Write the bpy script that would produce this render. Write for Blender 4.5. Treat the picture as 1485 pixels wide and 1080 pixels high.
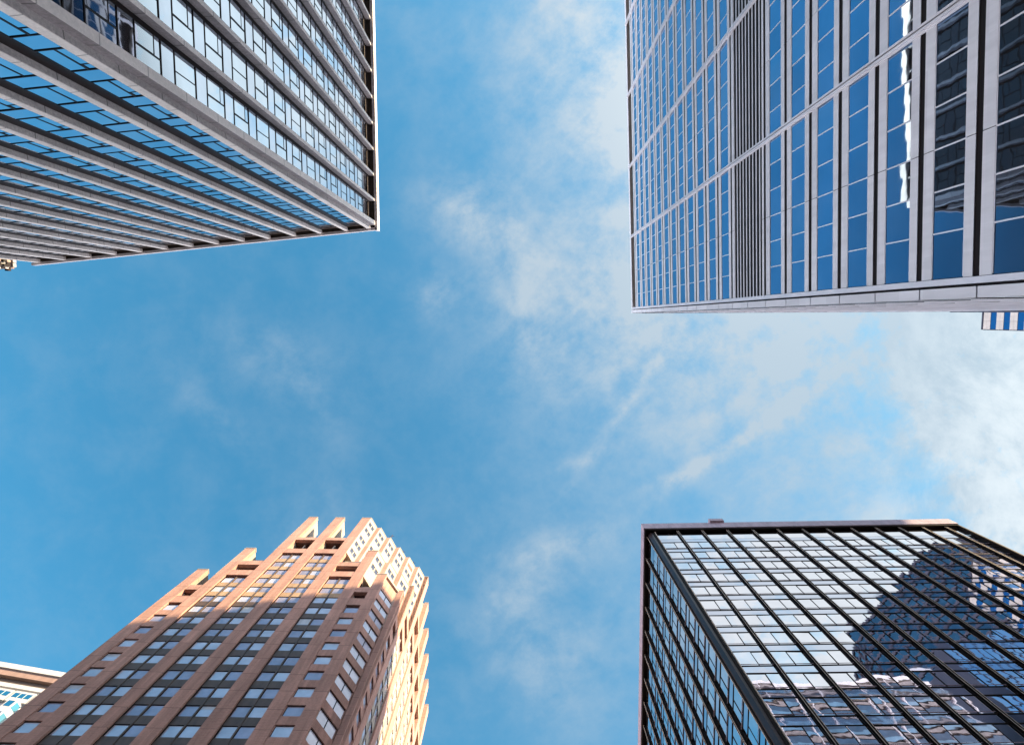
import bpy, math, random
from mathutils import Matrix, Vector
random.seed(11)
R = math.radians
S = bpy.context.scene
for o in list(bpy.data.objects): bpy.data.objects.remove(o)
C = S.collection

# ------------------------------------------------------------------ camera
PW, PH, FL = 1485.0, 1080.0, 900.0
ZEN = Vector((750 - PW/2, 461 - PH/2, FL)).normalized()      # world up, in camera axes (right, down, forward)
XC = (Vector((1, 0, 0)) - ZEN*ZEN.x).normalized()
YC = ZEN.cross(XC)
cam_d = bpy.data.cameras.new('camera'); cam = bpy.data.objects.new('camera', cam_d); C.objects.link(cam)
cam_d.sensor_fit = 'HORIZONTAL'; cam_d.sensor_width = 36; cam_d.lens = 36*FL/PW
cam_d.clip_start = 0.1; cam_d.clip_end = 6000
right = Vector((XC.x, YC.x, ZEN.x)); down = Vector((XC.y, YC.y, ZEN.y)); fwd = Vector((XC.z, YC.z, ZEN.z))
m = Matrix((right, -down, -fwd)).transposed().to_4x4()
cam.matrix_world = m
S.camera = cam
S.render.resolution_x = 1024; S.render.resolution_y = 744
GZ = -1.6                                                     # the camera is held 1.6 m above the street

# ------------------------------------------------------------------ sky, sun, exposure
SUN = Vector((1.0, -0.40, 0.63)).normalized()
elev = math.asin(SUN.z); azim = math.atan2(SUN.x, SUN.y)
W = bpy.data.worlds.new('World'); S.world = W; W.use_nodes = True
nt = W.node_tree; nt.nodes.clear(); N = nt.nodes.new; L = nt.links.new
def val(x, s, i):
    if hasattr(x, 'links'): L(x, s.inputs[i])
    else: s.inputs[i].default_value = x
def mth(op, a, b=0.0, c=0.0, clamp=False):
    n = N('ShaderNodeMath'); n.operation = op; n.use_clamp = clamp
    val(a, n, 0); val(b, n, 1); val(c, n, 2); return n.outputs[0]
def ramp(x, a, b, lo=0.0, hi=1.0):
    n = N('ShaderNodeMapRange'); n.interpolation_type = 'SMOOTHSTEP'
    val(x, n, 0); n.inputs[1].default_value = a; n.inputs[2].default_value = b
    n.inputs[3].default_value = lo; n.inputs[4].default_value = hi; return n.outputs[0]
def mixc(f, a, b, bt='MIX'):
    n = N('ShaderNodeMix'); n.data_type = 'RGBA'; n.blend_type = bt
    for k, s in ((0, f), (6, a), (7, b)):
        if hasattr(s, 'links'): L(s, n.inputs[k])
        else: n.inputs[k].default_value = s
    return n.outputs[2]
sky = N('ShaderNodeTexSky'); sky.sky_type = 'NISHITA'; sky.sun_disc = False
sky.sun_elevation = elev; sky.sun_rotation = azim; sky.air_density = 1.0; sky.dust_density = 0.9; sky.ozone_density = 1.4
tc = N('ShaderNodeTexCoord'); sx = N('ShaderNodeSeparateXYZ'); L(tc.outputs['Generated'], sx.inputs[0])
zc = mth('MAXIMUM', sx.outputs[2], 0.08)
U = mth('DIVIDE', sx.outputs[0], zc); V = mth('DIVIDE', sx.outputs[1], zc)     # cloud layer coordinates
cv = N('ShaderNodeCombineXYZ'); L(U, cv.inputs[0]); L(V, cv.inputs[1])
def noise(vec, scale, detail, rough, dist=0.0):
    n = N('ShaderNodeTexNoise'); L(vec, n.inputs['Vector']); n.inputs['Scale'].default_value = scale
    n.inputs['Detail'].default_value = detail; n.inputs['Roughness'].default_value = rough
    n.inputs['Distortion'].default_value = dist; return n.outputs[0]
def blob(cx, cy, rx, ry, ang):
    """soft elliptical patch of the cloud layer, (cx,cy) and radii in cloud-layer units"""
    c, s = math.cos(R(ang)), math.sin(R(ang))
    du = mth('SUBTRACT', U, cx); dv = mth('SUBTRACT', V, cy)
    a = mth('DIVIDE', mth('ADD', mth('MULTIPLY', du, c), mth('MULTIPLY', dv, s)), rx)
    b = mth('DIVIDE', mth('SUBTRACT', mth('MULTIPLY', dv, c), mth('MULTIPLY', du, s)), ry)
    r2 = mth('ADD', mth('MULTIPLY', a, a), mth('MULTIPLY', b, b))
    return mth('POWER', 2.718, mth('MULTIPLY', r2, -1.0))
fine = noise(cv.outputs[0], 8.0, 9, 0.64, 0.15)
finer = noise(cv.outputs[0], 23.0, 7, 0.66, 0.0)
fm = N('ShaderNodeCombineXYZ')
L(mth('MULTIPLY', mth('SUBTRACT', mth('MULTIPLY', U, .74), mth('MULTIPLY', V, .67)), 1.1), fm.inputs[0])
L(mth('MULTIPLY', mth('ADD', mth('MULTIPLY', U, .67), mth('MULTIPLY', V, .74)), 4.2), fm.inputs[1])
fibre = noise(fm.outputs[0], 4.0, 8, 0.66, 0.7)
big = noise(cv.outputs[0], 2.3, 5, 0.55, 0.4)
def pb(px, py, rx, ry, ang, w):
    return mth('MULTIPLY', blob((px-750)/900, (py-461)/900, rx/900, ry/900, ang), w)
dens = None
for a in [(690, 320, 75, 42, 20, .95), (770, 480, 75, 40, 65, .6), (632, 425, 40, 30, 10, .65), (780, 380, 130, 60, 30, .35),
          (400, 520, 95, 45, 25, .42), (300, 600, 80, 26, 45, .3), (1075, 640, 125, 12, -36, 1.05), (990, 690, 60, 10, -25, .8), (840, 670, 60, 11, -20, .5), (915, 580, 130, 10, -56, .72),
          (1165, 530, 50, 26, -60, .4), (820, 800, 95, 24, -12, .6), (760, 860, 80, 35, -40, .45), (800, 980, 90, 75, 60, .4),
          (860, 60, 120, 160, 0, .5), (900, 260, 60, 190, 0, .45), (1140, 540, 280, 170, 0, .55), (820, 200, 150, 260, 0, .28), (1000, 520, 240, 160, 0, .3), (780, 900, 150, 150, 0, .22), (1470, 560, 110, 130, 0, 1.3),
          (1250, 470, 200, 45, 0, .45), (1480, 760, 110, 50, 0, .7), (880, 470, 180, 90, 25, .35), (460, 590, 60, 25, 60, .3), (560, 60, 80, 60, 0, .2),
          (1180, 40, 330, 300, 0, 1.2), (470, 930, 80, 160, 0, 1.0)]:  # last two: patches hidden by towers, added to whiten reflections in glass
    x = pb(*a); dens = x if dens is None else mth('ADD', dens, x)
tex = mth('ADD', mth('ADD', mth('MULTIPLY', ramp(fine, .30, .72), .6), mth('MULTIPLY', ramp(finer, .3, .7), .28)), mth('MULTIPLY', ramp(fibre, .3, .75), .22))
cl = mth('MULTIPLY', mth('MULTIPLY', dens, mth('ADD', tex, .05)), .82)
clump = noise(cv.outputs[0], 4.2, 10, 0.66, 0.35)
veil = mth('MULTIPLY', ramp(U, -.30, .95), ramp(big, .1, .9, .35, .75))
veil = mth('MULTIPLY', veil, mth('ADD', mth('ADD', .42, mth('MULTIPLY', ramp(clump, .34, .66), .62)), mth('MULTIPLY', ramp(finer, .3, .7), .22)))
cl = mth('ADD', cl, mth('MULTIPLY', mth('MULTIPLY', veil, mth('ADD', .86, mth('MULTIPLY', ramp(fibre, .2, .8), .22))), 1.35))
cl = mth('ADD', mth('ADD', cl, .015), mth('MULTIPLY', ramp(fine, .35, .75), .11))
cl = mth('MULTIPLY', cl, ramp(sx.outputs[2], .02, .25))
cl = mth('MINIMUM', cl, 0.93)
tint = mixc(1.0, sky.outputs[0], (0.24, 0.74, 0.76, 1), 'MULTIPLY')
bright = mth('MAXIMUM', mth('MULTIPLY', ramp(U, .45, .85), ramp(clump, .36, .62)), mth('MINIMUM', pb(1180, 40, 300, 300, 0, 1.5), 1.0))  # also whitens the hidden patch that the glass mirrors
cloudc = mixc(bright, (1.28, 1.56, 1.80, 1), (2.15, 2.32, 2.42, 1))
skyc = mixc(cl, tint, cloudc)
hz = mixc(ramp(sx.outputs[1], -.7, .35), (6.6, 6.4, 7.2, 1), (13.6, 13.0, 13.7, 1))
skyc = mixc(ramp(sx.outputs[2], .66, .12), skyc, hz)       # unseen haze low over the city, brightened to light the shaded walls
bg = N('ShaderNodeBackground'); L(skyc, bg.inputs[0]); bg.inputs[1].default_value = 0.125
wo = N('ShaderNodeOutputWorld'); L(bg.outputs[0], wo.inputs[0])

sd = bpy.data.lights.new('sun', 'SUN'); sd.energy = 5.0; sd.angle = R(0.5); sd.color = (1.0, 0.78, 0.48)
sun = bpy.data.objects.new('sun', sd); C.objects.link(sun)
sun.rotation_euler = SUN.to_track_quat('Z', 'Y').to_euler(); sun.location = (0, 0, 300)
S.view_settings.view_transform = 'Standard'; S.view_settings.look = 'None'
S.view_settings.exposure = 1.71; S.view_settings.gamma = 1
S.render.engine = 'CYCLES'
S.cycles.max_bounces = 8; S.cycles.glossy_bounces = 5; S.cycles.diffuse_bounces = 3

# ------------------------------------------------------------------ materials
class NT:
    def __init__(s, name):
        s.m = bpy.data.materials.new(name); s.m.use_nodes = True; s.t = s.m.node_tree
        s.b = s.t.nodes['Principled BSDF']; s.pos = s.n('ShaderNodeNewGeometry').outputs['Position']
    def n(s, k): return s.t.nodes.new(k)
    def l(s, a, b): s.t.links.new(a, b)
    def math(s, op, a, b=0.0):
        n = s.n('ShaderNodeMath'); n.operation = op
        for i, x in ((0, a), (1, b)):
            if hasattr(x, 'links'): s.l(x, n.inputs[i])
            else: n.inputs[i].default_value = x
        return n.outputs[0]
    def noise(s, sc, det=4, ro=.55, stretch=None):
        v = s.pos
        if stretch:
            k = s.n('ShaderNodeVectorMath'); k.operation = 'MULTIPLY'; s.l(v, k.inputs[0]); k.inputs[1].default_value = stretch; v = k.outputs[0]
        n = s.n('ShaderNodeTexNoise'); s.l(v, n.inputs['Vector']); n.inputs['Scale'].default_value = sc
        n.inputs['Detail'].default_value = det; n.inputs['Roughness'].default_value = ro; return n.outputs[0]
    def ramp(s, x, a, b, lo, hi):
        n = s.n('ShaderNodeMapRange'); s.l(x, n.inputs[0])
        for i, v in ((1, a), (2, b), (3, lo), (4, hi)): n.inputs[i].default_value = v
        return n.outputs[0]
    def mix(s, f, a, b, bt='MIX'):
        n = s.n('ShaderNodeMix'); n.data_type = 'RGBA'; n.blend_type = bt
        for k, x in ((0, f), (6, a), (7, b)):
            if hasattr(x, 'links'): s.l(x, n.inputs[k])
            else: n.inputs[k].default_value = x if k == 0 else (*x, 1)
        return n.outputs[2]
    def joints(s, z0, pitch, w):
        sp = s.n('ShaderNodeSeparateXYZ'); s.l(s.pos, sp.inputs[0])
        r = s.math('PINGPONG', s.math('SUBTRACT', sp.outputs[2], z0), pitch/2)
        return s.math('LESS_THAN', r, w/2)
    def bump(s, h, strength, dist):
        b = s.n('ShaderNodeBump'); s.l(h, b.inputs['Height']); b.inputs['Strength'].default_value = strength
        b.inputs['Distance'].default_value = dist; s.l(b.outputs[0], s.b.inputs['Normal'])
    def col(s, c):
        if hasattr(c, 'links'): s.l(c, s.b.inputs['Base Color'])
        else: s.b.inputs['Base Color'].default_value = (*c, 1)
        return s
    def pr(s, rough=.6, metal=0.0, spec=.5):
        s.b.inputs['Roughness'].default_value = rough; s.b.inputs['Metallic'].default_value = metal
        s.b.inputs['Specular IOR Level'].default_value = spec; return s

def stone(name, c, z0=None, pitch=4.0, w=.05, var=.25, speck=9.0, rough=.7, streak=.2, jd=.25):
    k = NT(name)
    a = k.ramp(k.noise(speck, 3, .8), .3, .7, 1-var, 1+var)
    b = k.ramp(k.noise(.9, 4, .6, (1, 1, .25)), .3, .7, 1-streak, 1+streak)
    v = k.math('MULTIPLY', a, b)
    cc = k.mix(1.0, c, k.n('ShaderNodeCombineColor').outputs[0], 'MULTIPLY')
    # grey multiplier
    comb = [n for n in k.t.nodes if n.bl_idname == 'ShaderNodeCombineColor'][0]
    for i in range(3): k.l(v, comb.inputs[i])
    if z0 is not None:
        cc = k.mix(k.joints(z0, pitch, w), cc, tuple(x*jd for x in c))
    k.col(cc).pr(rough); k.bump(k.noise(speck*2, 3, .7), .25, .02)
    return k.m
def mirror(name, c, rough=.015, wave=.004, scale=.45, dirt=.06, metal=1.0):
    k = NT(name)
    v = k.ramp(k.noise(.35, 3, .6), .3, .7, 1-dirt, 1+dirt)
    comb = k.n('ShaderNodeCombineColor')
    for i in range(3): k.l(v, comb.inputs[i])
    k.col(k.mix(1.0, c, comb.outputs[0], 'MULTIPLY')).pr(rough, metal)
    k.bump(k.noise(scale, 2, .5), 1.0, wave)
    return k.m
def metal(name, c, rough=.35, metallic=.6, var=.12):
    k = NT(name)
    v = k.ramp(k.noise(1.3, 4, .6, (1, 1, .3)), .3, .7, 1-var, 1+var)
    comb = k.n('ShaderNodeCombineColor')
    for i in range(3): k.l(v, comb.inputs[i])
    k.col(k.mix(1.0, c, comb.outputs[0], 'MULTIPLY')).pr(rough, metallic, .12 if name in ('bronze', 'blackframe', 'dark') else .5)
    return k.m
M = {}
M['granite'] = stone('granite', (.24, .215, .22), 99.5, 4.56, .10, .3, 5.0, .6, .2, .35)  # right fin sides: the fin front stone, with shade put into the colour
M['granite_side'] = stone('granite_side', (.40, .375, .37), 97.7, 4.56, .10, .3, 5.0, .6, .2, .35)  # lower fin sides: same stone, less shade in the colour
M['fin_face_lit'] = stone('fin_face_lit', (.66, .61, .57), 99.5, 4.56, .09, .12, 5.0, .6, .12, .45)  # fin fronts: same stone, its colour lightened as if lit
M['pale_metal'] = metal('pale_metal', (.72, .66, .66), .45, .1)
M['soffit'] = stone('soffit', (.075, .055, .045), None, rough=.8)
M['blackframe'] = metal('blackframe', (.018, .012, .011), .4, .3)
def coated(name, c, lo=.47, hi=.56, f0=.12):
    m_ = mirror(name, c, .02, .005, .5); t = m_.node_tree; b = t.nodes['Principled BSDF']; out = t.nodes['Material Output']
    lw = t.nodes.new('ShaderNodeLayerWeight'); lw.inputs[0].default_value = .5
    mr = t.nodes.new('ShaderNodeMapRange'); t.links.new(lw.outputs['Facing'], mr.inputs[0])
    for i, v in ((1, lo), (2, hi), (3, f0), (4, 1.0)): mr.inputs[i].default_value = v
    d = t.nodes.new('ShaderNodeBsdfDiffuse'); d.inputs[0].default_value = (.02, .018, .018, 1)
    mx = t.nodes.new('ShaderNodeMixShader'); t.links.new(mr.outputs[0], mx.inputs[0]); t.links.new(d.outputs[0], mx.inputs[1]); t.links.new(b.outputs[0], mx.inputs[2])
    t.links.new(mx.outputs[0], out.inputs[0]); return m_
M['glassA'] = coated('glassA', (.76, .85, .93))
M['glassA2'] = coated('glassA2', (.72, .80, .90))
M['glassT'] = mirror('glassT', (.50, .50, .60), .05, .005, .4, .2, .95)

M['glassB'] = coated('glassB', (.31, .46, .68), .38, .56, .30); M['glassB2'] = coated('glassB2', (.25, .40, .60), .38, .56, .30); M['glassB3'] = coated('glassB3', (.37, .50, .70), .38, .56, .34)
def cladding(name, c, rough, px_, pz, amp):
    """sheet metal whose tone shifts a little from panel to panel, with faint vertical streaks"""
    k = NT(name); sp = k.n('ShaderNodeSeparateXYZ'); k.l(k.pos, sp.inputs[0])
    cb = k.n('ShaderNodeCombineXYZ')
    k.l(k.math('FLOOR', k.math('DIVIDE', sp.outputs[1], px_)), cb.inputs[0]); k.l(k.math('FLOOR', k.math('DIVIDE', k.math('ADD', sp.outputs[2], 1.8), pz)), cb.inputs[1])
    wn = k.n('ShaderNodeTexWhiteNoise'); k.l(cb.outputs[0], wn.inputs[0])
    v = k.math('MULTIPLY', k.ramp(wn.outputs[0], 0, 1, 1-amp, 1+amp), k.ramp(k.noise(1.6, 5, .65, (1, 1, .12)), .3, .7, .90, 1.08))
    comb = k.n('ShaderNodeCombineColor')
    for i in range(3): k.l(v, comb.inputs[i])
    k.col(k.mix(1.0, c, comb.outputs[0], 'MULTIPLY')).pr(rough); return k.m
M['panelB'] = cladding('panelB', (.72, .71, .74), .38, 3.06, 2.0, .06)
M['trimB'] = metal('trimB', (.80, .77, .80), .3, .15, .1)
M['steelB'] = mirror('steelB', (.62, .62, .68), .12, .03, .6, .3)
M['dark'] = metal('dark', (.012, .008, .008), .6, .0)
M['glassD'] = mirror('glassD', (.90, .85, .87), .015, .007, .42)
M['glassD2'] = mirror('glassD2', (.68, .68, .76), .03, .012, .4)
M['bronze'] = metal('bronze', (.010, .006, .004), .6, 0)
M['bead'] = metal('bead', (.60, .50, .40), .4, .1)
M['capD'] = metal('capD', (.42, .33, .385), .5, .1, .2)
M['pier'] = metal('pier', (.028, .017, .017), .35, 0, .3)
def brick(name, c):
    k = NT(name)
    sp = k.n('ShaderNodeSeparateXYZ'); k.l(k.pos, sp.inputs[0])
    cour = k.math('PINGPONG', sp.outputs[2], .13)
    cm = k.math('LESS_THAN', cour, .022)
    a = k.ramp(k.noise(3.2, 5, .75, (1, 1, 3)), .3, .7, .78, 1.2)
    b = k.ramp(k.noise(.5, 4, .6, (1, 1, .3)), .3, .7, .86, 1.12)
    cb = k.n('ShaderNodeCombineXYZ')
    k.l(k.math('FLOOR', k.math('DIVIDE', sp.outputs[0], 1.97)), cb.inputs[0]); k.l(k.math('FLOOR', k.math('DIVIDE', k.math('SUBTRACT', sp.outputs[2], 95.3), 3.52)), cb.inputs[1])
    k.l(k.math('FLOOR', k.math('DIVIDE', sp.outputs[1], 2.1)), cb.inputs[2])
    wn = k.n('ShaderNodeTexWhiteNoise'); k.l(cb.outputs[0], wn.inputs[0])
    streak = k.ramp(k.noise(1.9, 5, .7, (1, 1, .07)), .35, .65, .80, 1.12)
    v = k.math('MULTIPLY', k.math('MULTIPLY', a, b), k.math('MULTIPLY', k.ramp(wn.outputs[0], 0, 1, .88, 1.10), streak)); comb = k.n('ShaderNodeCombineColor')
    for i in range(3): k.l(v, comb.inputs[i])
    cc = k.mix(1.0, c, comb.outputs[0], 'MULTIPLY')
    cc = k.mix(k.math('MULTIPLY', cm, .25), cc, (.5, .42, .36))
    cc = k.mix(k.joints(95.3, 3.52, .07), cc, tuple(x*.4 for x in c))
    k.col(cc).pr(.85); k.bump(k.noise(9, 3, .7), .3, .02); return k.m
M['brick'] = brick('brick', (.44, .238, .182))
M['spandrel_sunlit'] = brick('spandrel_sunlit', (.42, .28, .17))  # spandrels above the shadow edge: sunlight put into the colour
M['brick_pale_lit'] = stone('brick_pale_lit', (.36, .32, .27), 95.3, 3.52, .05, .1, 4, .8, .08, .5)  # brick of sun-facing walls, sunlight put into the colour; copings share it
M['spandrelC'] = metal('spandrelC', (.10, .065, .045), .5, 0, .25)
M['glassC'] = mirror('glassC', (.52, .47, .56), .05, .006, .6, .2, .45)
M['glassC2'] = mirror('glassC2', (.74, .72, .80), .06, .006, .6, .15, .4)
M['blind'] = metal('blind', (.55, .54, .56), .3, .1)
M['rail'] = metal('rail', (.10, .05, .04), .5, .3)
M['creamF'] = stone('creamF', (.42, .42, .43), None, var=.06, streak=.08)
M['brownF'] = stone('brownF', (.26, .17, .14), None, var=.1)
M['glassF'] = mirror('glassF', (.40, .72, .72), .03, .01)
M['glassG'] = mirror('glassG', (.14, .34, .62), .03, .004)
M['beigeG'] = stone('beigeG', (.50, .46, .43), None, var=.06, streak=.1)
M['glassK'] = mirror('glassK', (.30, .27, .32), .10, .03, .7, .3)
M['gridK'] = metal('gridK', (.05, .05, .075), .5, .3)
M['asphalt'] = stone('asphalt', (.05, .05, .052), None, var=.3, speck=30, rough=.9)
M['paving'] = stone('paving', (.26, .25, .24), None, var=.2, speck=12)
M['earth'] = stone('earth', (.14, .135, .13), None, var=.2, speck=2)
M['paint'] = metal('paint', (.75, .75, .72), .6, 0)
M['roofing'] = stone('roofing', (.2, .2, .2), None, speck=6)

# ------------------------------------------------------------------ builders
def ray(x, y):
    v = Vector((x - PW/2, y - PH/2, FL)); return Vector((XC.dot(v), YC.dot(v), ZEN.dot(v)))
def at(x, y, z):
    r = ray(x, y); return (r.x*z/r.z, r.y*z/r.z)
def proj(p):
    c = right*p[0]*0
    x = p.dot(right); y = p.dot(down); z = p.dot(fwd)
    if z < 1: return None
    return (PW/2 + FL*x/z, PH/2 + FL*y/z)

class Face:
    """a facade: t along it, o outward from it, z up"""
    def __init__(s, p, q, inside):
        s.p = Vector((p[0], p[1])); q = Vector((q[0], q[1])); s.len = (q - s.p).length
        s.d = (q - s.p).normalized(); n = Vector((-s.d.y, s.d.x))
        if n.dot(Vector((inside[0], inside[1])) - s.p) > 0: n = -n
        s.n = n; s.flip = (s.d.x*n.y - s.d.y*n.x) < 0
    def P(s, t, o, z):
        v = s.p + s.d*t + s.n*o; return Vector((v.x, v.y, z))

class MB:
    def __init__(s): s.v = []; s.f = []; s.m = []; s.mats = []
    def mi(s, k):
        if k not in s.mats: s.mats.append(k)
        return s.mats.index(k)
    def hexa(s, c, mat, skip=()):
        b = len(s.v); s.v += c
        for i, q in enumerate(((0, 3, 2, 1), (4, 5, 6, 7), (0, 1, 5, 4), (1, 2, 6, 5), (2, 3, 7, 6), (3, 0, 4, 7))):
            if i in skip: continue
            s.f.append(tuple(b+k for k in q)); s.m.append(s.mi(mat))
    def box(s, F, t0, t1, o0, o1, z0, z1, mat):
        c = [F.P(t0, o0, z0), F.P(t1, o0, z0), F.P(t1, o1, z0), F.P(t0, o1, z0),
             F.P(t0, o0, z1), F.P(t1, o0, z1), F.P(t1, o1, z1), F.P(t0, o1, z1)]
        if F.flip: c = [c[i] for i in (1, 0, 3, 2, 5, 4, 7, 6)]
        s.hexa(c, mat)
    def pane(s, F, t0, t1, o, z0, z1, mat, tilt=.0):
        a, b, c, d = (random.uniform(-tilt, tilt) for _ in range(4))
        e = b + c - a                                           # keep it planar
        q = [F.P(t0, o+a, z0), F.P(t1, o+b, z0), F.P(t1, o+e, z1), F.P(t0, o+c, z1)]
        if not F.flip: q = q[::-1]
        # q must face outward
        i = len(s.v); s.v += q; s.f.append((i, i+1, i+2, i+3)); s.m.append(s.mi(mat))
    def poly(s, pts, z0, z1, mat, top=True, bottom=True):
        """vertical prism over plan points"""
        n = len(pts); i = len(s.v)
        area = sum(pts[k][0]*pts[(k+1) % n][1] - pts[(k+1) % n][0]*pts[k][1] for k in range(n))
        if area < 0: pts = pts[::-1]
        s.v += [Vector((p[0], p[1], z0)) for p in pts] + [Vector((p[0], p[1], z1)) for p in pts]
        for k in range(n):
            j = (k+1) % n; s.f.append((i+k, i+j, i+n+j, i+n+k)); s.m.append(s.mi(mat))
        if top: s.f.append(tuple(i+n+k for k in range(n))); s.m.append(s.mi(mat))
        if bottom: s.f.append(tuple(i+k for k in reversed(range(n)))); s.m.append(s.mi(mat))
    def merge(s, o):
        b = len(s.v); s.v += o.v; s.f += [tuple(b+i for i in f) for f in o.f]; s.m += [s.mi(o.mats[k]) for k in o.m]
    def build(s, name, parent=None, **props):
        me = bpy.data.meshes.new(name)
        loc = parent_world(parent) if parent else (Vector((0, 0, 0)))
        me.from_pydata([tuple(v - loc) for v in s.v], [], s.f)
        for k in s.mats: me.materials.append(M[k])
        me.polygons.foreach_set('material_index', s.m); me.update()
        o = bpy.data.objects.new(name, me); C.objects.link(o)
        if parent: o.parent = parent
        for k, v in props.items(): o[k] = v
        return o
def parent_world(p):
    v = Vector((0, 0, 0))
    while p: v += p.location; p = p.parent
    return v
def thing(name, label, cat, xy, group=None):
    o = bpy.data.objects.new(name, None); C.objects.link(o); o.location = (xy[0], xy[1], GZ); o.empty_display_size = 5
    o['label'] = label; o['category'] = cat
    if group: o['group'] = group
    return o
def seen_area(mb):
    if not mb.v: return 0
    pts = [proj(v) for v in mb.v]
    if any(p is None for p in pts): return 0
    xs = [min(max(p[0], 0), PW) for p in pts]; ys = [min(max(p[1], 0), PH) for p in pts]
    return (max(xs)-min(xs))*(max(ys)-min(ys))
def emit(name, els, parent, sub=None, cap=100, weight=None):
    """els: list of (mb, submb or None). The `cap` that show largest become parts, the rest one part."""
    els = sorted(els, key=lambda e: -seen_area(e[0]))
    rest = MB(); nrest = 0
    for i, (a, b) in enumerate(els):
        if i < cap and seen_area(a) > 0:
            o = a.build(name, parent)
            if b and b.v: b.build(sub, o)
        else:
            rest.merge(a); nrest += 1
            if b: rest.merge(b)
    if nrest: rest.build(name, parent, kind='stuff')

# ================================================================== TOWER A: granite fins, upper left
HA = 103.0
cA = at(545, 331, HA); lA = at(61, 381, HA); uA = at(537.5, 0, HA)
dr = (Vector(uA) - Vector(cA)).normalized(); dl = (Vector(lA) - Vector(cA)).normalized()
DR, DL = .80, .54
FR = Face(cA, Vector(cA) + dr*60, Vector(cA) + dl*20 + dr*20)      # faces right, o=0 is the front of the fins
FLf = Face(cA, Vector(cA) + dl*60, Vector(cA) + dl*20 + dr*20)     # faces down the picture
# glass corner, DEP inside both faces
def inset(F1, F2, d1, d2):
    # point with offset -d1 from F1 and -d2 from F2
    a1, b1 = F1.n, F1.p.dot(F1.n) - d1; a2, b2 = F2.n, F2.p.dot(F2.n) - d2
    det = a1.x*a2.y - a1.y*a2.x
    return Vector(((b1*a2.y - a1.y*b2)/det, (a1.x*b2 - b1*a2.x)/det))
gA = inset(FR, FLf, DR, DL)
tA = thing('office_tower', 'dark glazed tower with grey stone fins and pale roof edge, filling the top left corner', 'tower', gA)
WR, WL = 52.0, 56.6
GR = Face(gA, gA + dr*60, gA + dl*20 + dr*20); GL = Face(gA, gA + dl*60, gA + dl*20 + dr*20)
core = MB()
i1 = gA + dl*.5 + dr*.5
core.poly([i1, i1 + dr*(WR-1.2), i1 + dr*(WR-1.2) + dl*(WL-1.4), i1 + dl*(WL-1.4)], GZ, 100.9, 'dark')
core.build('wall', tA)
rf = MB(); q0 = Vector(cA)
rf.poly([q0 + dl*.06 + dr*.06, q0 + dl*.06 + dr*(WR+.3), q0 + dr*(WR+.3) + dl*(WL+.2), q0 + dl*(WL+.2) + dr*.06], 103.0, 103.5, 'soffit')
rf.poly([gA + dl*.1 + dr*.1, gA + dl*.1 + dr*WR, gA + dr*WR + dl*(WL-1), gA + dl*(WL-1) + dr*.1], 100.9, 102.99, 'soffit')
rf.build('roof', tA)
cp = MB()
cp.box(FR, -.35, WR+.6, -.12, .34, 102.75, 104.2, 'pale_metal'); cp.box(FLf, -.02, WL+.6, -.12, .30, 102.75, 103.6, 'pale_metal')
cp.build('parapet', tA)
FIRST = .66
finsR = [.42 + 4.03*k for k in range(13)]; finsL = [.5 + 4.255*k for k in range(14)]
def fin_mesh(F, t, first=False):
    b = MB(); D_ = DL if F is FLf else DR; dt = FIRST if first else (.56 if F is FLf else .40)
    t0 = (DR if F is FLf else DL) - .10 if first else t - .5*dt
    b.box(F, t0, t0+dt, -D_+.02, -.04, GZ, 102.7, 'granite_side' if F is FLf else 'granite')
    b.box(F, t0+.01, t0+dt-.01, -.04, -.005, GZ, 102.69, 'fin_face_lit')
    return b
fe = []
jr = MB()
for F, G, fins, W_ in ((FR, GR, finsR, WR), (FLf, GL, finsL, WL)):
    for k, t in enumerate(fins):
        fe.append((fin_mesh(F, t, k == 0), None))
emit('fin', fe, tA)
sb = MB(); sb.poly([gA + dl*.03 + dr*.03, gA + dl*.03 - dr*.05, gA - dl*.05 - dr*.05, gA - dl*.05 + dr*.03], GZ, 102.7, 'blackframe'); sb.build('corner_seam', tA)
win, spn, jmb = [], [], []
PA = 4.56
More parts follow.
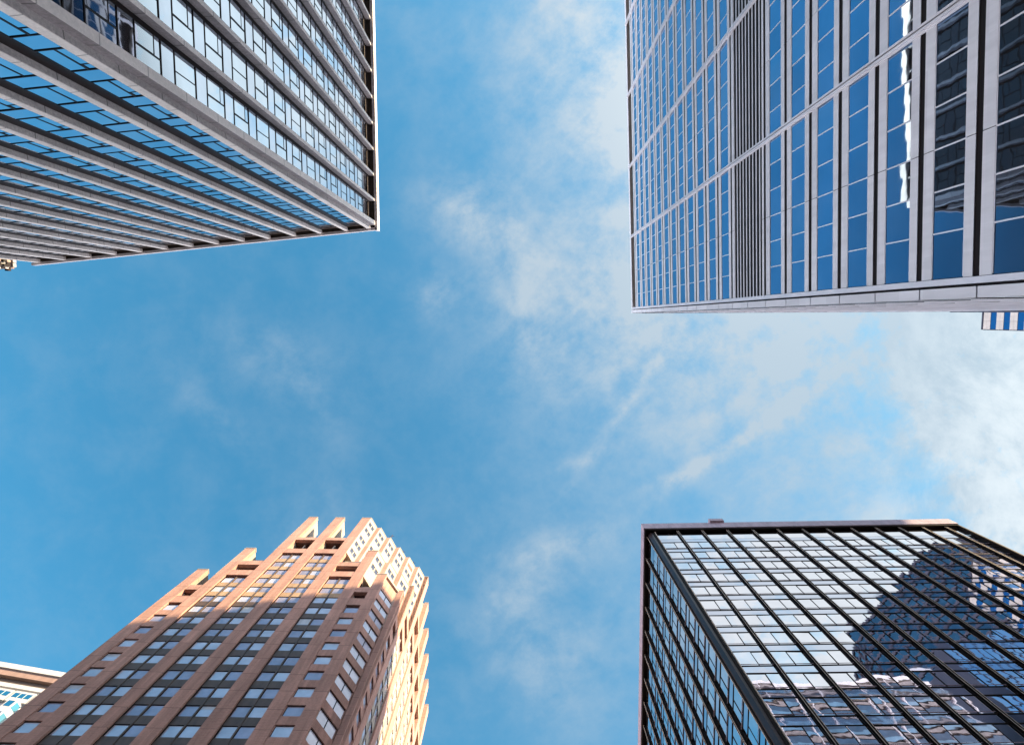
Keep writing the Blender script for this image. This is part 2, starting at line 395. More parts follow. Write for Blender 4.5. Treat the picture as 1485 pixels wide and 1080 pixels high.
for F, G, fins, side in ((FR, GR, finsR, 0), (FLf, GL, finsL, 1)):
    off = (gA - F.p).dot(G.d)           # shift between fin coordinates and glass coordinates
    o_ = (DL if side == 0 else DR) - .10; FW = .40 if side == 0 else .56; JW = .34 if side == 0 else .86
    edges = [(o_ - off if k == 0 else t - FW/2 - off, (o_+FIRST if k == 0 else t + FW/2) - off) for k, t in enumerate(fins)]
    for k in range(len(fins)-1):
        a0, a1 = edges[k][1], edges[k+1][0]
        j = MB()
        j.box(G, a1-JW, a1+.02, .0, .06, GZ, 100.9, 'blackframe'); j.box(G, a0-.02, a0+.12, .0, .10, GZ, 100.9, 'blackframe')
        jmb.append((j, None))
        b0, b1 = a0+.12, a1-JW
        for n in range(0, 22):
            zb = 99.5 - PA*n; wt = min(zb + 2.86, 100.85); st = zb
            sb0 = zb - PA + 2.86
            hop = random.random()
            g = MB(); f = MB(); mid = (b0+b1)/2; tl = .006
            kind = 0 if hop < .42 else 1
            if side == 1: kind = 1 if (k % 3) != 1 else 0
            if side == 0: kind = 1 if (n + k*2) % 3 else 0
            if side == 0 and (n, k) in ((12, 3), (7, 6), (5, 7)): kind = 2
            hs = (mid, b1) if side == 0 else (b0, mid)
            os_ = (b0, mid) if side == 0 else (mid, b1)
            g.pane(G, os_[0], os_[1], .03, zb, wt, 'glassA', tl)
            if kind == 0:
                g.pane(G, hs[0], hs[1], .03, zb, wt, 'glassA', tl)
                f.box(G, mid-.025, mid+.025, 0, .07, zb, wt, 'blackframe')
            else:
                hz = zb + (wt-zb)*.72
                if kind == 1:
                    g.pane(G, hs[0]+.08, hs[1]-.05, .06, zb+.06, hz, 'glassA', tl)
                else:
                    q = [G.P(hs[0]+.08, .45, zb+.2), G.P(hs[1]-.05, .45, zb+.2), G.P(hs[1]-.05, .06, hz), G.P(hs[0]+.08, .06, hz)]
                    i = len(g.v); g.v += q; g.f.append((i, i+1, i+2, i+3)); g.m.append(g.mi('glassA'))
                    g.pane(G, hs[0]+.5, hs[1], .02, zb, hz, 'dark'); g.pane(G, hs[0], hs[0]+.5, .02, zb, hz, 'glassA')
                g.pane(G, hs[0], hs[1], .03, hz, wt, 'glassA2', tl)
                f.box(G, mid-.04-.02*side, mid+.04+.02*side, 0, .08, zb, wt, 'blackframe')
                f.box(G, hs[0], hs[1], 0, .08, hz-.03, hz+.035, 'blackframe')
            f.box(G, b0, b1, 0, .08, zb-.05, zb+.04, 'blackframe')
            f.box(G, b0, b1, 0, .08, wt-.04, wt+.05, 'blackframe')
            win.append((g, f))
            p = MB(); p.pane(G, b0, b1, .04, sb0+.07, st-.07, 'glassA2', .005); spn.append((p, None))
emit('window', win, tA, 'frame'); emit('spandrel_panel', spn, tA); emit('jamb', jmb, tA)

# ================================================================== TOWER B: blue glass and pale panels, upper right
HB = 113.0
cB = at(917, 453.5, HB); uB = at(907, 0, HB); eB = at(1375, 451, HB)
db = (Vector(uB) - Vector(cB)).normalized(); de = (Vector(eB) - Vector(cB)).normalized(); LB = (Vector(eB)-Vector(cB)).length
ins = Vector(cB) + db*20 + de*20
FB = Face(cB, Vector(cB) + db*90, ins); RB = Face(cB, eB, ins)
tB = thing('office_tower', 'blue glass tower with pale metal bands and a dark louvred strip, top right corner', 'tower', cB)
LBm = 86.0
w = MB(); i1 = Vector(cB) + db*.6 + de*.6
w.poly([i1, i1 + db*LBm, i1 + db*LBm + de*(LB-1.2), i1 + de*(LB-1.2)], GZ, HB-.3, 'dark'); w.build('wall', tB)
w = MB(); w.box(FB, -.03, LBm, -.5, .06, HB-.6, HB+.5, 'panelB'); w.box(RB, 0, LB, -.5, .06, HB-.6, HB+.5, 'panelB'); w.build('parapet', tB)
mull = [13.4 + 2.04*k for k in range(-5, 36)]
rails = [13.45 + 12.1*k for k in range(0, 6)]
win, pan, slo = [], [], []
fl = [108.4 - 4*k for k in range(27)]
for zk in fl:
    louv = 52 < zk < 61
    top = zk + 1.02; bot = zk - .74
    if abs(zk - 56.4) > .1:
        # spandrel: upper panel, slot, lower panel
        if not (abs(zk-52.4) < .1): segu = (zk+.42, top)
        else: segu = (zk+.42, zk+.8)
        segl = (bot, zk-.01) if not (abs(zk-60.4) < .1) else (zk-.55, zk+.04)
        for a, b_ in ((.95, 7.3),) + tuple((7.3 + 6.12*i, 7.3 + 6.12*(i+1)) for i in range(12)):
            for s_ in (segu, segl):
                p = MB(); p.box(FB, a+.02, b_-.02, -.04, .0, s_[0], s_[1], 'panelB'); pan.append((p, None))
        s = MB(); s.box(FB, .95, LBm-6, -.5, -.05, bot+.02, top-.02, 'dark'); slo.append((s, None))
    # glass band below this slab
    g1, g0 = bot, zk - 4 + 1.02
    if abs(zk-60.4) < .1 or abs(zk-56.4) < .1: continue
    ed = [.98] + mull
    for i in range(len(ed)-1):
        g = MB(); f = MB()
        g.pane(FB, ed[i], ed[i+1], -.035, g0, g1, random.choice(['glassB']*7+['glassB2', 'glassB3']), .007)
        f.box(FB, ed[i+1]-.035, ed[i+1]+.035, -.05, -.008, g0+.02, g1-.02, 'trimB')
        f.box(FB, ed[i]+.04, ed[i+1]-.04, -.05, -.012, g0, g0+.06, 'trimB'); f.box(FB, ed[i]+.04, ed[i+1]-.04, -.05, -.012, g1-.06, g1, 'trimB')
        win.append((g, f))
emit('window', win, tB, 'frame'); emit('spandrel_panel', pan, tB); emit('shadow_gap', slo, tB)
lv = []
for i in range(9):
    z = 52.4 + .8 + (i+.55)*.765
    s = MB(); s.box(FB, .95, LBm-6, -.045, -.02, z, z+.23, 'panelB'); lv.append((s, None))
emit('louvre', lv, tB)
s = MB(); s.box(FB, .95, LBm-6, -.6, -.06, 53.15, 60.5, 'dark'); s.build('louvre_backing', tB)
rl = []
for t in rails:
    s = MB(); s.box(FB, t-.23, t+.23, .003, .08, GZ, HB-.2, 'panelB'); s.box(FB, t-.17, t-.04, .08, .24, GZ, HB-.2, 'trimB')
    s.box(FB, t+.05, t+.17, .08, .24, GZ, HB-.2, 'trimB'); s.box(FB, t-.04, t+.05, .08, .09, GZ, HB-.2, 'dark'); rl.append((s, None))
emit('track', rl, tB)
# corner cladding: frame strip, shadow line, panels one storey high
cc = []
for zk in [112.4] + fl:
    p = MB(); p.box(FB, -.02, .50, -.08, .05, zk-3.9, zk, 'panelB'); cc.append((p, None))
emit('corner_panel', cc, tB)
s = MB(); s.box(FB, .64, .945, -.45, .03, GZ, HB-.6, 'trimB'); s.box(FB, .02, .62, -.45, -.1, GZ, HB-.6, 'dark'); s.build('corner_trim', tB)
s = MB()
for zk in [112.4] + fl:
    s.box(RB, .2, LB, -.45, -.02, zk-1.1, zk-.35, 'granite'); s.box(RB, .2, LB, -.45, -.16, zk-3.1, zk-1.1, 'glassK'); s.box(RB, .2, LB, -.45, -.02, zk-4+.03, zk-3.1, 'steelB')
for t in [4.7*i for i in range(1, 13)]: s.box(RB, t-.06, t+.06, -.3, .08, GZ, HB-.6, 'trimB')
s.box(RB, 1.0, LB, -.45, .12, 108.6, 109.2, 'steelB')
s.build('side_cladding', tB)

# ================================================================== TOWER D: bronze fins and pale glass, lower right
HD = 100.0
cD = at(929.7, 759, HD); rD = at(1375.6, 752, HD); lD = at(925, 1080, HD)
df = (Vector(rD)-Vector(cD)).normalized(); ds = (Vector(lD)-Vector(cD)).normalized(); LD = (Vector(rD)-Vector(cD)).length
ins = Vector(cD) + df*15 + ds*15
FD = Face(cD, rD, ins); SD = Face(cD, Vector(cD)+ds*60, ins)
tD = thing('office_tower', 'bronze-ribbed tower whose mirrored glass reflects dark neighbours, bottom right corner', 'tower', cD)
SDL = 60.0
w = MB(); i1 = Vector(cD) + df*1.1 + ds*1.1
w.poly([i1, i1 + df*(LD-1.7), i1 + df*(LD-1.7) + ds*SDL, i1 + ds*SDL], GZ, 97.3, 'dark'); w.build('wall', tD)
w = MB()
w.poly([Vector(cD)+df*.12+ds*.12, Vector(cD)+df*(LD-.1)+ds*.12, Vector(cD)+df*(LD-.1)+ds*(SDL+1), Vector(cD)+df*.12+ds*(SDL+1)], 97.3, 97.7, 'bronze')
w.box(FD, 11.3, 13.6, -1.5, .35, 99.9, 100.9, 'capD')
w.build('roof', tD)
cpd = []
for i in range(12):
    a = i*LD/12
    p = MB(); p.box(FD, a+(.0 if i else -.02), a+LD/12-.03, -.12, .0, 97.7, 100, 'capD'); cpd.append((p, None))
for i in range(15):
    a = .05+i*4.06
    p = MB(); p.box(SD, a, a+4.03, -.12, .0, 97.7, 100, 'capD'); cpd.append((p, None))
emit('fascia_panel', cpd, tD)
gO = -.62
finsF = [1.16, 5.23, 9.2, 13.2, 17.25, 21.25, 25.2, 29.1, 33.0, 36.85, 40.6, 44.3, 47.95]
finsS = [.8] + [4.86 + 4.06*k for k in range(14)]
fe, win, spn = [], [], []
PD = 3.91
for F, fins, side in ((FD, finsF, 0), (SD, finsS, 1)):
    for k, t in enumerate(fins):
        s = MB()
        if k: 
            s.box(F, t-.06, t+.06, gO, gO+.26, GZ, 97.3, 'bronze')
            s.box(F, t-.19, t+.19, gO-.02, gO+.08, GZ, 97.3, 'bronze')
            s.box(F, t-.15, t+.15, gO+.26, gO+.31, GZ, 97.3, 'bronze')
            s.box(F, t-.145, t-.105, gO+.31, gO+.335, GZ, 97.3, 'bead'); s.box(F, t+.105, t+.145, gO+.31, gO+.335, GZ, 97.3, 'bead')
        else:
            continue
        fe.append((s, None))
    if side == 0: ends = fins[1:] + [LD-.5]
    for k in range(len(fins)-1 if side else len(fins)):
        a0 = fins[k] + (.19 if k else .55); a1 = (fins[k+1] if k+1 < len(fins) else LD-.3) - .19
        if a1 - a0 < .5: continue
        for n in range(24):
            zt = 94.1 - PD*n                     # top of a spandrel strip
            zl = zt - 1.28                       # its foot = window head
            s = MB(); s.pane(F, a0, a1, gO+.02, zl+.04, zt-.04, 'glassD2', .006); spn.append((s, None))
            g = MB(); f = MB(); z1 = zl - .04; z0 = zt - PD + .04; mid = a0 + (a1-a0)*(.5 if k % 2 else .56)
            g.pane(F, a0, mid, gO+.02, z0, z1, 'glassD', .016); g.pane(F, mid, a1, gO+.02, z0, z1, 'glassD', .016)
            f.box(F, a0, a1, gO, gO+.07, zl-.05, zl+.05, 'bronze'); f.box(F, a0, a1, gO, gO+.07, z0-.09, z0+.01, 'bronze')
            f.box(F, mid-.035, mid+.035, gO, gO+.06, z0+.02, z1-.02, 'bronze')
            f.box(F, a0, a1, gO, gO+.05, z0+.26, z0+.30, 'capD')
            win.append((g, f))
        # top glass strip
        g = MB(); f = MB(); g.pane(F, a0, a1, gO+.02, 94.15, 96.9, 'glassD', .006); f.box(F, a0, a1, gO, gO+.06, 96.0, 96.08, 'bronze'); win.append((g, f))
emit('window', win, tD, 'frame'); emit('spandrel_panel', spn, tD); emit('fin', fe, tD)
w = MB()
def L2(a, b): return Vector(cD) + df*a + ds*b
w.poly([L2(.60, 1.30), L2(.60, .95), L2(.95, .60), L2(1.62, .60), L2(1.62, 1.35)], GZ, 97.3, 'pier')
w.poly([L2(1.28, .70), L2(1.28, .50), L2(1.55, .50), L2(1.55, .70)], GZ, 97.3, 'bronze')
w.poly([L2(.66, 1.12), L2(.48, 1.12), L2(.48, 1.30), L2(.66, 1.30)], GZ, 97.3, 'bronze')
w.poly([L2(1.62, .60), L2(1.62, .44), L2(1.70, .44), L2(1.70, .60)], GZ, 97.3, 'bead')
w.poly([L2(.60, 1.31), L2(.42, 1.31), L2(.42, 1.37), L2(.60, 1.37)], GZ, 97.3, 'bead')
w.build('corner_pier', tD)
w = MB(); w.box(FD, LD-.42, LD-.2, gO-.05, -.12, GZ, 97.3, 'bronze'); w.box(FD, LD-.2, LD-.14, gO, -.1, GZ, 97.3, 'bead'); w.build('end_trim', tD)

# ================================================================== TOWER C: stepped brick tower, lower left
HC = 135.0
cC = at(448.5, 749.7, HC); rC = at(538.5, 751, HC)
dc = (Vector(rC)-Vector(cC)).normalized(); dn = Vector((-dc.y, dc.x))      # dn points down the picture = into the depth
if dn.y < 0: dn = -dn
def K(t, o): return Vector(cC) + dc*t + dn*o
tC = thing('brick_tower', 'stepped pink and orange brick tower with pillars rising past its terraced crown', 'tower', K(0, 0))
mid_ = K(6.9, 20)
OEND = 60.0
TW = 26.6
FC = Face(K(0, 0), K(10, 0), mid_)                # front
FS = Face(K(TW, 0), K(TW, 10), mid_)              # right side, t = depth
FS2 = Face(K(13.8-TW, 0), K(13.8-TW, 10), mid_)   # left side
core = MB()
def cutpoly(cut, ins_, z0, z1, mat='brick'):
    x0, x1 = 13.8-TW+ins_, TW-ins_
    y0 = ins_
    core.poly([K(x0, y0+cut), K(x0+cut, y0), K(x1-cut, y0), K(x1, y0+cut), K(x1, OEND-cut), K(x1-cut, OEND), K(x0+cut, OEND), K(x0, OEND-cut)], z0, z1, mat)
cutpoly(3.6, .75, GZ, 92.5); cutpoly(7.6, .75, 92.5, 104.0); cutpoly(13.9, .75, 104.0, 115.0); cutpoly(14.5, 2.6, 115.0, 121.0); cutpoly(15.5, 4.4, 121.0, 131.0, 'brick_pale_lit')
core.build('wall', tC)
up = MB(); up.box(FS, 14.5, OEND-15, -4.5, -1.0, 115.0, 133.2, 'brick_pale_lit'); up.build('attic_wall', tC)
for t_, o_, h_ in ((17.6, 5.5, 5.0), (20.4, 8.6, 3.2), (22.6, 11.5, 4.2), (9.0, 12.0, 7.0)):
    a_ = MB(); c0 = K(t_, o_); a_.poly([c0, c0+Vector((.09, 0)), c0+Vector((.09, .09)), c0+Vector((0, .09))], 131, 135+h_, 'rail')
    a_.poly([c0+Vector((-.5, .02)), c0+Vector((.6, .02)), c0+Vector((.6, .07)), c0+Vector((-.5, .07))], 135+h_*.8, 135+h_*.8+.06, 'rail'); a_.build('antenna', tC)
piers, wins, spans, beams = [], [], [], []
TOPW = 113.88; PC = 3.52
def pier(F, t0, t1, top, deep=0.75, front=0.0):
    b = MB()
    b.box(F, t0, t1, -deep, front, GZ, top, 'brick')
    if top > 90:
        d2 = min(4.0, deep+3.2) if top > 120 else deep+1.8
        zz = {True: 121.0}.get(top > 120, top-12.5)
        b.box(F, t0+.03, t1-.03, -d2, -deep-.002, zz, top-.01, 'brick_pale_lit')
    b.box(F, t0-.05, t1+.05, -deep-.05, front+.06, top, top+.22, 'brick_pale_lit')
    piers.append((b, None))
def winbay(F, t0, t1, ztop, zbot, double=True, rec=.42, spmat='spandrelC', sun_side=True, mat=None):
    n0 = 0
    while TOPW - PC*n0 > ztop + .2: n0 += 1
    n = n0
    while TOPW - PC*n > zbot:
        zt = TOPW - PC*n; zb = zt - 2.0; n += 1
        seg = [(t0+.1, (t0+t1)/2-.1), ((t0+t1)/2+.1, t1-.1)] if double else [(t0+.1, t1-.1)]
        for a, b in seg:
            g = MB(); f = MB(); r = random.random()
            gm = mat or ('glassC' if r < .5 else 'glassC2')
            if r > .72 and r < .9:
                h = random.uniform(.3, 1.0); zc_ = zt - (zt-zb)*h
                g.pane(F, a, b, -rec+.03, zc_, zt, 'glassC2' if r < .85 else 'blind', .006)
                if h < .98: g.pane(F, a, b, -rec+.03, zb, zc_, gm, .006)
            else: g.pane(F, a, b, -rec+.03, zb, zt, gm, .008)
            f.box(F, a, b, -rec, -rec+.10, zt-.06, zt, 'blackframe'); f.box(F, a, b, -rec, -rec+.07, zb, zb+.05, 'blackframe'); f.box(F, a, a+.06, -rec, -rec+.08, zb+.01, zt-.01, 'blackframe')
            if double is False and (b-a) > 2.6: f.box(F, (a+b)/2-.05, (a+b)/2+.05, -rec, -rec+.08, zb+.05, zt-.06, 'blackframe')
            wins.append((g, f))
        s = MB(); s.box(F, t0, t1, -.75, -rec+.12 if double else -rec+.22, zt-PC+.02, zb-.02, 'spandrel_sunlit' if (spmat == 'spandrelC' and zb > 97.4) else spmat); spans.append((s, None))  # above the shadow edge the spandrels switch to the sunlit colour
    if double:
        s = MB(); s.box(F, (t0+t1)/2-.09, (t0+t1)/2+.09, -.75, -rec+.2, zbot, ztop-.05, spmat); spans.append((s, None))
    for a, b in ((t0, t0+.1), (t1-.1, t1)):
        s = MB(); s.box(F, a, b, -.75, -rec+.14, zbot, ztop-.05, 'blackframe' if spmat == 'spandrelC' else spmat); spans.append((s, None))
def crown(F, t0, t1, top, kind):
    """beams and the open loggia above the regular windows of a bay"""
    if kind == 0: z = [(114.3, 116.4), (121.2, 122.6)]
    elif kind == 1: z = [(103.9, 106.0), (108.4, 110.1)]
    else: z = [(93.3, 95.6), (97.9, 99.6)]
    for a, b in z:
        s = MB(); s.box(F, t0+.01, t1-.01, -.7, -.06, a, b, 'brick'); beams.append((s, None))
    a, b = z[0][1], z[1][0]
    s = MB(); s.box(F, t0, t1, -2.6, -.72, b-.2, b+.1, 'rail'); s.box(F, t0+.02, t0+.12, -2.55, -.72, a, b-.2, 'brick_pale_lit'); beams.append((s, None))
    if kind == 0:
        g = MB(); f = MB(); m_ = (t0+t1)/2
        g.pane(F, t0+.2, m_-.15, -2.0, a+.2, a+2.6, 'glassC'); g.pane(F, m_+.15, t1-.2, -2.0, a+.2, a+2.6, 'glassC')
        f.box(F, m_-.12, m_+.12, -2.1, -1.1, a, b-.2, 'brick_pale_lit'); f.box(F, t0+.2, t1-.2, -2.02, -1.9, a+1.3, a+1.4, 'blackframe'); wins.append((g, f))
    if kind == 0:
        s = MB(); s.box(F, t0+.3, t1-.3, -3.9, -3.4, 122.6, 127.5, 'brick_pale_lit'); s.box(F, t0, t1, -3.5, -3.3, 127.5, 128.1, 'rail'); beams.append((s, None))
    else:
        s = MB(); s.box(F, t0, t1, -2.2, -1.5, z[1][1], top-2.0, 'brick_pale_lit'); beams.append((s, None))
# front piers / bays
for t0, t1, top in ((-10.0, -8.1, 105.7), (-5.9, -4.03, 116.0), (0, 1.85, 135), (5.9, 7.9, 135), (11.85, 13.85, 135), (17.85, 19.76, 115.6), (22.05, 23.72, 104.8)):
    pier(FC, t0, t1, top)
for t0, t1, top, k in ((1.85, 5.9, 135, 0), (7.9, 11.85, 135, 0), (-4.03, 0, 116, 1), (13.85, 17.85, 116, 1)):
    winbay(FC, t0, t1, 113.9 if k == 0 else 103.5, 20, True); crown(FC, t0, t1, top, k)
for t0, t1 in ((-8.1, -5.9), (19.76, 22.05)):
    winbay(FC, t0, t1, 93.2, 20, False, .3, 'brick'); crown(FC, t0, t1, 105, 2)
# side piers / bays, both sides
for F in (FS, FS2):
    sp = [(2.95, 4.6, 104.8), (6.9, 8.8, 115.6)]
    k = 13.4
    while k < OEND - 16: sp.append((k, k+2.0, 135)); k += 6.05
    sp += [(OEND-13.4+4, OEND-11.5+4, 115.6), (OEND-5, OEND-3.2, 104.8)]
    for t0, t1, top in sp: pier(F, t0, t1, top)
    for i in range(len(sp)-1):
        a, b = sp[i][1], sp[i+1][0]; lo = min(sp[i][2], sp[i+1][2])
        kind = 0 if lo > 120 else (1 if lo > 110 else 2)
        if b - a < 3: winbay(F, a, b, 93.2, 20, False, .3, 'brick')
        else: winbay(F, a, b, (113.9, 103.5, 93.2)[kind], 20, True, .42, 'brick_pale_lit' if F is FS else 'spandrelC')  # right side spandrels take the sunlit tone
        crown(F, a, b, lo, kind)
# cut corners: lowest tier is one plain facet with wide windows, the upper two are zigzag teeth
for mir in (False, True):
    X = (lambda t: 13.8 - t) if mir else (lambda t: t)
    a, b = K(X(23.72), 0), K(X(25.75), 2.93)
    Fc = Face(a, b, mid_); Lc = Fc.len
    s = MB(); s.box(Fc, 0, Lc, -1.0, -.32, GZ, 104.3, 'brick'); s.box(Fc, -.02, .22, -.6, .0, GZ, 104.6, 'brick'); s.box(Fc, 0, Lc, -1.0, .05, 104.3, 104.8, 'brick_pale_lit')
    piers.append((s, None))
    winbay(Fc, .22, Lc, 102.2, 20, False, .3, 'brick')
    Fx = Face(K(X(25.75), 2.93), K(X(TW), 2.93), K(X(20), 20))
    s = MB(); s.box(Fx, 0, Fx.len, -1.2, 0, GZ, 104.8, 'brick'); piers.append((s, None))
    for (sx0, ex, ey, z0, top, nt_) in ((19.76, TW, 6.9, 104.0, 115.6, 3), (13.85, TW, 13.4, 114.8, 135, 6)):
        st_t = (ex - sx0)/nt_; st_o = ey/nt_
        for i in range(nt_):
            p0 = K(X(sx0 + i*st_t), i*st_o); p1 = K(X(sx0 + i*st_t + st_t*.58), (i+1)*st_o); p2 = K(X(sx0 + (i+1)*st_t), (i+1)*st_o)
            Fa = Face(p0, p1, mid_); Fb = Face(p1, p2, K(X(5), 30))
            s = MB(); s.box(Fa, 0, Fa.len, -1.2, -.0, z0, top, 'brick_pale_lit'); s.box(Fa, -.03, Fa.len, -.4, .08, top, top+.22, 'brick_pale_lit'); s.box(Fb, 0, Fb.len, -1.5, .0, z0-9, top+.1, 'brick')
            piers.append((s, None))
            zz = top - 2.0; r = 0
            while zz - 1.6 > z0 + 1 and r < 5:
                if random.random() < .3 and r == 0 and i > 1:
                    g = MB(); g.box(Fa, .35, Fa.len-.3, -.02, .025, zz-1.5, zz, 'rail'); wins.append((g, None))
                else:
                    mm = Fa.len/2
                    g = MB(); f = MB()
                    g.pane(Fa, .38, mm-.12, .03, zz-1.35, zz, 'glassT'); g.pane(Fa, mm+.12, Fa.len-.38, .03, zz-1.35, zz, 'glassT')
                    f.box(Fa, .35, Fa.len-.35, 0, .09, zz, zz+.08, 'rail'); f.box(Fa, mm-.12, mm+.12, 0, .04, zz-1.35, zz, 'brick_pale_lit'); f.box(Fa, .38, Fa.len-.38, .0, .05, zz-.72, zz-.66, 'blackframe')
                    wins.append((g, f))
                zz -= 3.52 if r != 1 else 4.6; r += 1
emit('pier', piers, tC); emit('window', wins, tC, 'frame'); emit('spandrel_panel', spans, tC); emit('beam', beams, tC)

# ================================================================== TOWER F: cream tower with oriel bays, far lower left
HF = 128.0
a, b = Vector(at(-60, 951.8, HF)), Vector(at(115, 981.5, HF)); dF = (b-a).normalized(); insF = a + Vector((-5, 25))
FF = Face(a, b, insF); LF = FF.len + 8
tF = thing('apartment_tower', 'sunlit cream tower with stacked oriel windows, behind the brick tower at left edge', 'tower', a)
w = MB(); w.box(FF, 0, LF, -22, -.9, GZ, 126.3, 'creamF'); w.build('wall', tF)
w = MB(); w.box(FF, -.5, LF+.5, -22, .55, 126.4, HF, 'creamF'); w.build('cornice', tF)
w = MB(); w.box(FF, -.3, LF+.3, -1.2, .2, 124.6, 126.38, 'brownF'); w.box(FF, -.1, LF, -1.0, -.55, 123.2, 124.58, 'soffit'); w.box(FF, -.1, LF, -.95, -.35, 122.0, 123.18, 'creamF'); w.build('frieze', tF)  # dark strip below the brown band is shadow put in as colour
bays = []
n = 0; t = .4
while t + 4.2 < LF:
    for z in [118.0 - 3.3*i for i in range(12)]:
        g = MB(); f = MB()
        if z > 117:
            f.box(FF, t-.1, t+4.1, -.9, -.2, z, z+3.2, 'creamF'); g.pane(FF, t+.2, t+3.8, -.19, z+1.2, z+2.6, 'glassF')
            for q in (1.4, 2.6): f.box(FF, t+q-.04, t+q+.04, -.2, -.14, z+1.2, z+2.6, 'creamF')
        else:
            p0, p1, p2, p3 = FF.P(t+.2, -.9, z), FF.P(t+1.2, .45, z), FF.P(t+2.9, .45, z), FF.P(t+3.9, -.9, z)
            f.poly([(p.x, p.y) for p in (p0, p1, p2, p3)], z, z+3.3, 'creamF')
            c_ = FF.P(t+2, -3, z)
            for u, v_ in ((p0, p1), (p1, p2), (p2, p3)):
                Fo = Face((u.x, u.y), (v_.x, v_.y), (c_.x, c_.y)); g.pane(Fo, .22, Fo.len-.22, .03, z+1.0, z+2.7, 'glassF')
        bays.append((f, g))
    t += 4.5
emit('oriel', bays, tF, 'pane')

# ================================================================== TOWER G: beige and blue stripes, far right, and the glass wing in front of it
HG = 155.0
cG = Vector(at(1423, 478, HG)); uG = Vector(at(1423, 440, HG)); dG = Vector((0, -1)); eG = Vector((1, 0.0))
FG = Face(cG, cG + dG*10, cG + Vector((5, -5))); HGs = Face(cG, cG + eG*10, cG + Vector((5, -5)))
tG = thing('striped_tower', 'small beige and blue striped tower peeping out below the blue glass tower', 'tower', cG)
w = MB(); w.box(FG, .25, 8.2, -24, -.2, GZ, HG-.2, 'beigeG'); w.build('wall', tG)
w = MB(); w.box(FG, 0, 8.5, -.3, .08, HG-.5, HG, 'gridK'); w.build('parapet', tG)
pn, gl = [], []
for F, Lx in ((FG, 8.4), (HGs, 24)):
    for i in range(30):
        z = HG - .6 - 4.1*i
        s = MB()
        for j in range(int(Lx/2.1)): s.box(F, j*2.1+.02, j*2.1+2.08, -.2, .02, z-1.08, z, 'beigeG'); s.box(F, j*2.1+.02, j*2.1+2.08, -.2, .02, z-2.2, z-1.12, 'beigeG')
        pn.append((s, None))
        g = MB(); g.pane(F, .02, Lx, -.05, z-4.1, z-2.22, 'glassG'); gl.append((g, None))
    s = MB(); s.box(F, .02, .1, -.2, .06, GZ, HG-.5, 'gridK')
    for j in (1, 2, 3): s.box(F, j*2.1-.02, j*2.1+.02, -.05, .035, GZ, HG-.5, 'gridK')
    s.build('seam', tG)
emit('spandrel_panel', pn, tG); emit('window_band', gl, tG)
HH = 126.0
cH = Vector(at(1378, 452, HH)); eH = Vector(at(1500, 452, HH)); 
FH = Face(cH, eH, cH + Vector((3, -8))); tH = thing('glass_block', 'thin strip of blue glass between the blue glass tower and the striped tower', 'building', cH)
w = MB(); w.box(FH, .2, FH.len, -12, -.1, GZ, HH-.1, 'gridK'); w.build('wall', tH)
gl = []
for i in range(9):
    for n in range(6):
        z = HH - 3.9*n; g = MB(); f = MB(); g.pane(FH, i*1.9, i*1.9+1.9, 0, z-3.8, z, 'glassG', .01); f.box(FH, i*1.9-.06, i*1.9+.06, -.05, .12, z-3.8, z-.02, 'gridK'); f.box(FH, i*1.9+.07, i*1.9+1.82, -.05, .1, z-3.88, z-3.8, 'gridK'); gl.append((g, f))
emit('window', gl, tH, 'frame')

# ================================================================== far tower glimpsed over the left edge, under the finned tower
HZ = 120.0
p, q = Vector(at(24, 388.5, HZ)), Vector(at(-70, 392, HZ)); FZ = Face(p, q, p + Vector((-6, -14)))
tZ = thing('distant_tower', 'tiny sunlit rooftop with patchy openings below the finned tower at left edge', 'tower', p)
w = MB(); w.box(FZ, .1, FZ.len, -6, -.05, GZ, HZ-.1, 'earth'); w.build('wall', tZ)
gl = []
FZ2 = Face(p, p - FZ.n*6, p + FZ.d*5)
for i in range(7):
    for n in range(9):
        g = MB(); zt = HZ - .4 - 1.1*n; g.box(FZ2, .1+i*.82, .1+i*.82+random.uniform(.3, .7), -.1, random.uniform(.02, .5), zt-.8, zt, random.choice(['dark', 'brownF', 'granite', 'dark'])); gl.append((g, None))
for i in range(16):
    for n in range(9):
        g = MB(); zt = HZ - .3 - 1.1*n + random.uniform(-.2, .2); g.box(FZ, .2+i*.8, .2+i*.8+random.uniform(.3, .7), -.1, random.uniform(.02, .6), zt-.8, zt, random.choice(['dark', 'brownF', 'granite', 'dark', 'brownF'])); gl.append((g, None))
emit('window', gl, tZ)

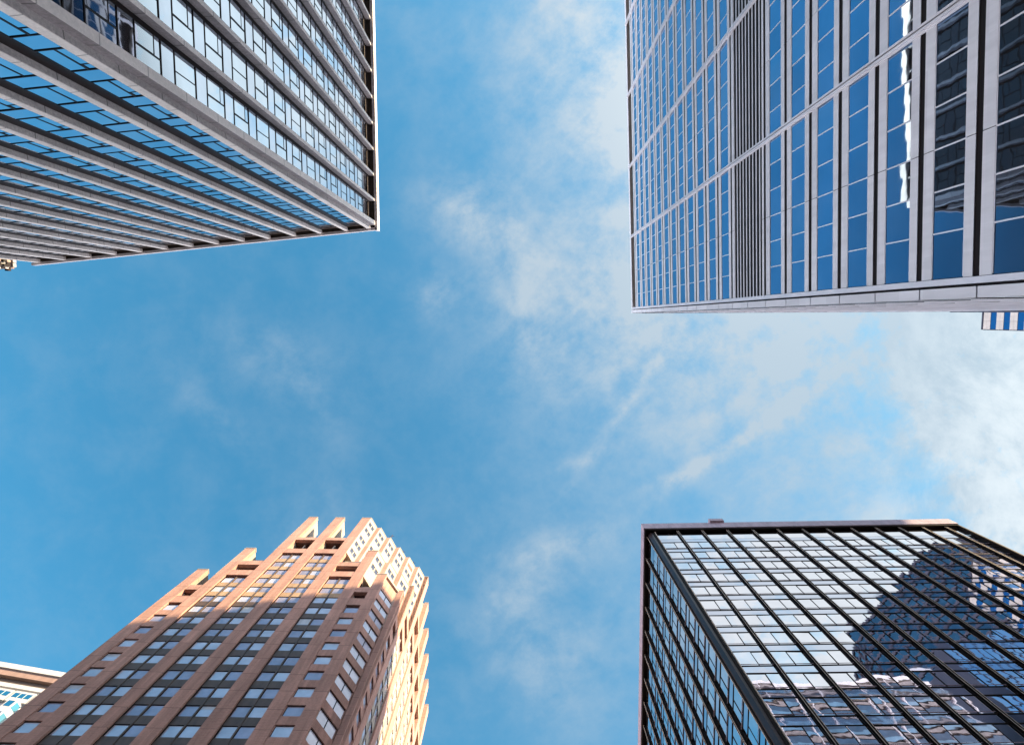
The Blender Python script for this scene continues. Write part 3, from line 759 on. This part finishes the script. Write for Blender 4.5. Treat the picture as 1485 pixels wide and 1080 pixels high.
# ================================================================== TOWER K: tall dark tower behind the blue one; seen mirrored in the bronze tower, its shadow lies on the brick tower
HK = 195.0
kP, kQ = Vector((133, -7)), Vector((105, -37)); kd = (kP-kQ).normalized(); kn = Vector((kd.y, -kd.x))
if kn.x < 0: kn = -kn
tK = thing('glass_tower', 'tall dark slate tower seen only mirrored in the glass of the bronze-ribbed tower', 'tower', kP)
w = MB(); k3 = kQ + Vector((6, -22)); k4 = kP + Vector((28, 0))
w.poly([kP, kQ, k3, Vector((161, -58)), k4], GZ, HK, 'glassK'); w.build('wall', tK)
fr = MB()
for F, Lk in ((Face(kQ, kP, kQ + Vector((20, -20))), 41.0), (Face(kQ, k3, kQ + Vector((20, -20))), 22.0), (Face(kP, k4, kQ + Vector((20, -20))), 28.0)):
    z = HK
    while z > 60: fr.box(F, 0, Lk, -.1, .25, z-1.0, z, 'gridK'); z -= 4.2
    t = 0
    while t < Lk: fr.box(F, t, t+.3, .0, .5, 60, HK+.1, 'gridK'); t += 3.4
fr.build('grille', tK)

tL = thing('shade_tower', 'unseen tall pale tower added beyond the blue glass tower to shade the finned tower', 'tower', (104, -60))  # made-up tower out of view, its height set to shade the finned tower
w = MB(); FLx = Face((104, -60), (104, -170), (120, -100))
w.box(FLx, 0, 110, -26, 0, GZ, 182.5, 'beigeG'); w.build('wall', tL)  # wall of the added shade tower
w = MB()
for i in range(26): w.box(FLx, .8, 109, .0, .12, 178-4.2*i, 180-4.2*i, 'glassG')
w.build('window_band', tL)  # window bands of the added shade tower

# ================================================================== street
def sheet(name, x0, x1, y0, y1, z, mat, th=None, kind='structure'):
    b = MB(); b.poly([(x0, y0), (x1, y0), (x1, y1), (x0, y1)], z-(th or .001), z, mat, True, bool(th)); o = b.build(name); o['kind'] = kind; return o
sheet('ground', -1500, 1500, -1500, 1500, GZ, 'earth')
sheet('road', -13, 13, -300, 300, GZ+.006, 'asphalt'); sheet('road', -300, -13.01, -8, 26, GZ+.006, 'asphalt'); sheet('road', 13.01, 300, 6, 27, GZ+.006, 'asphalt')
for x0, x1, y0, y1 in ((-100, -13.2, -90, -8.2), (13.2, 140, -110, 5.8), (13.2, 140, 27.2, 110), (-140, -13.2, 26.2, 120)):
    sheet('pavement', x0, x1, y0, y1, GZ+.14, 'paving', .13)
mk = MB()
for i in range(40):
    y = -200 + i*10
    if -10 < y < 30: continue
    mk.poly([(-.08, y), (.08, y), (.08, y+4), (-.08, y+4)], GZ+.008, GZ+.010, 'paint')
o = mk.build('road_markings'); o['kind'] = 'structure'
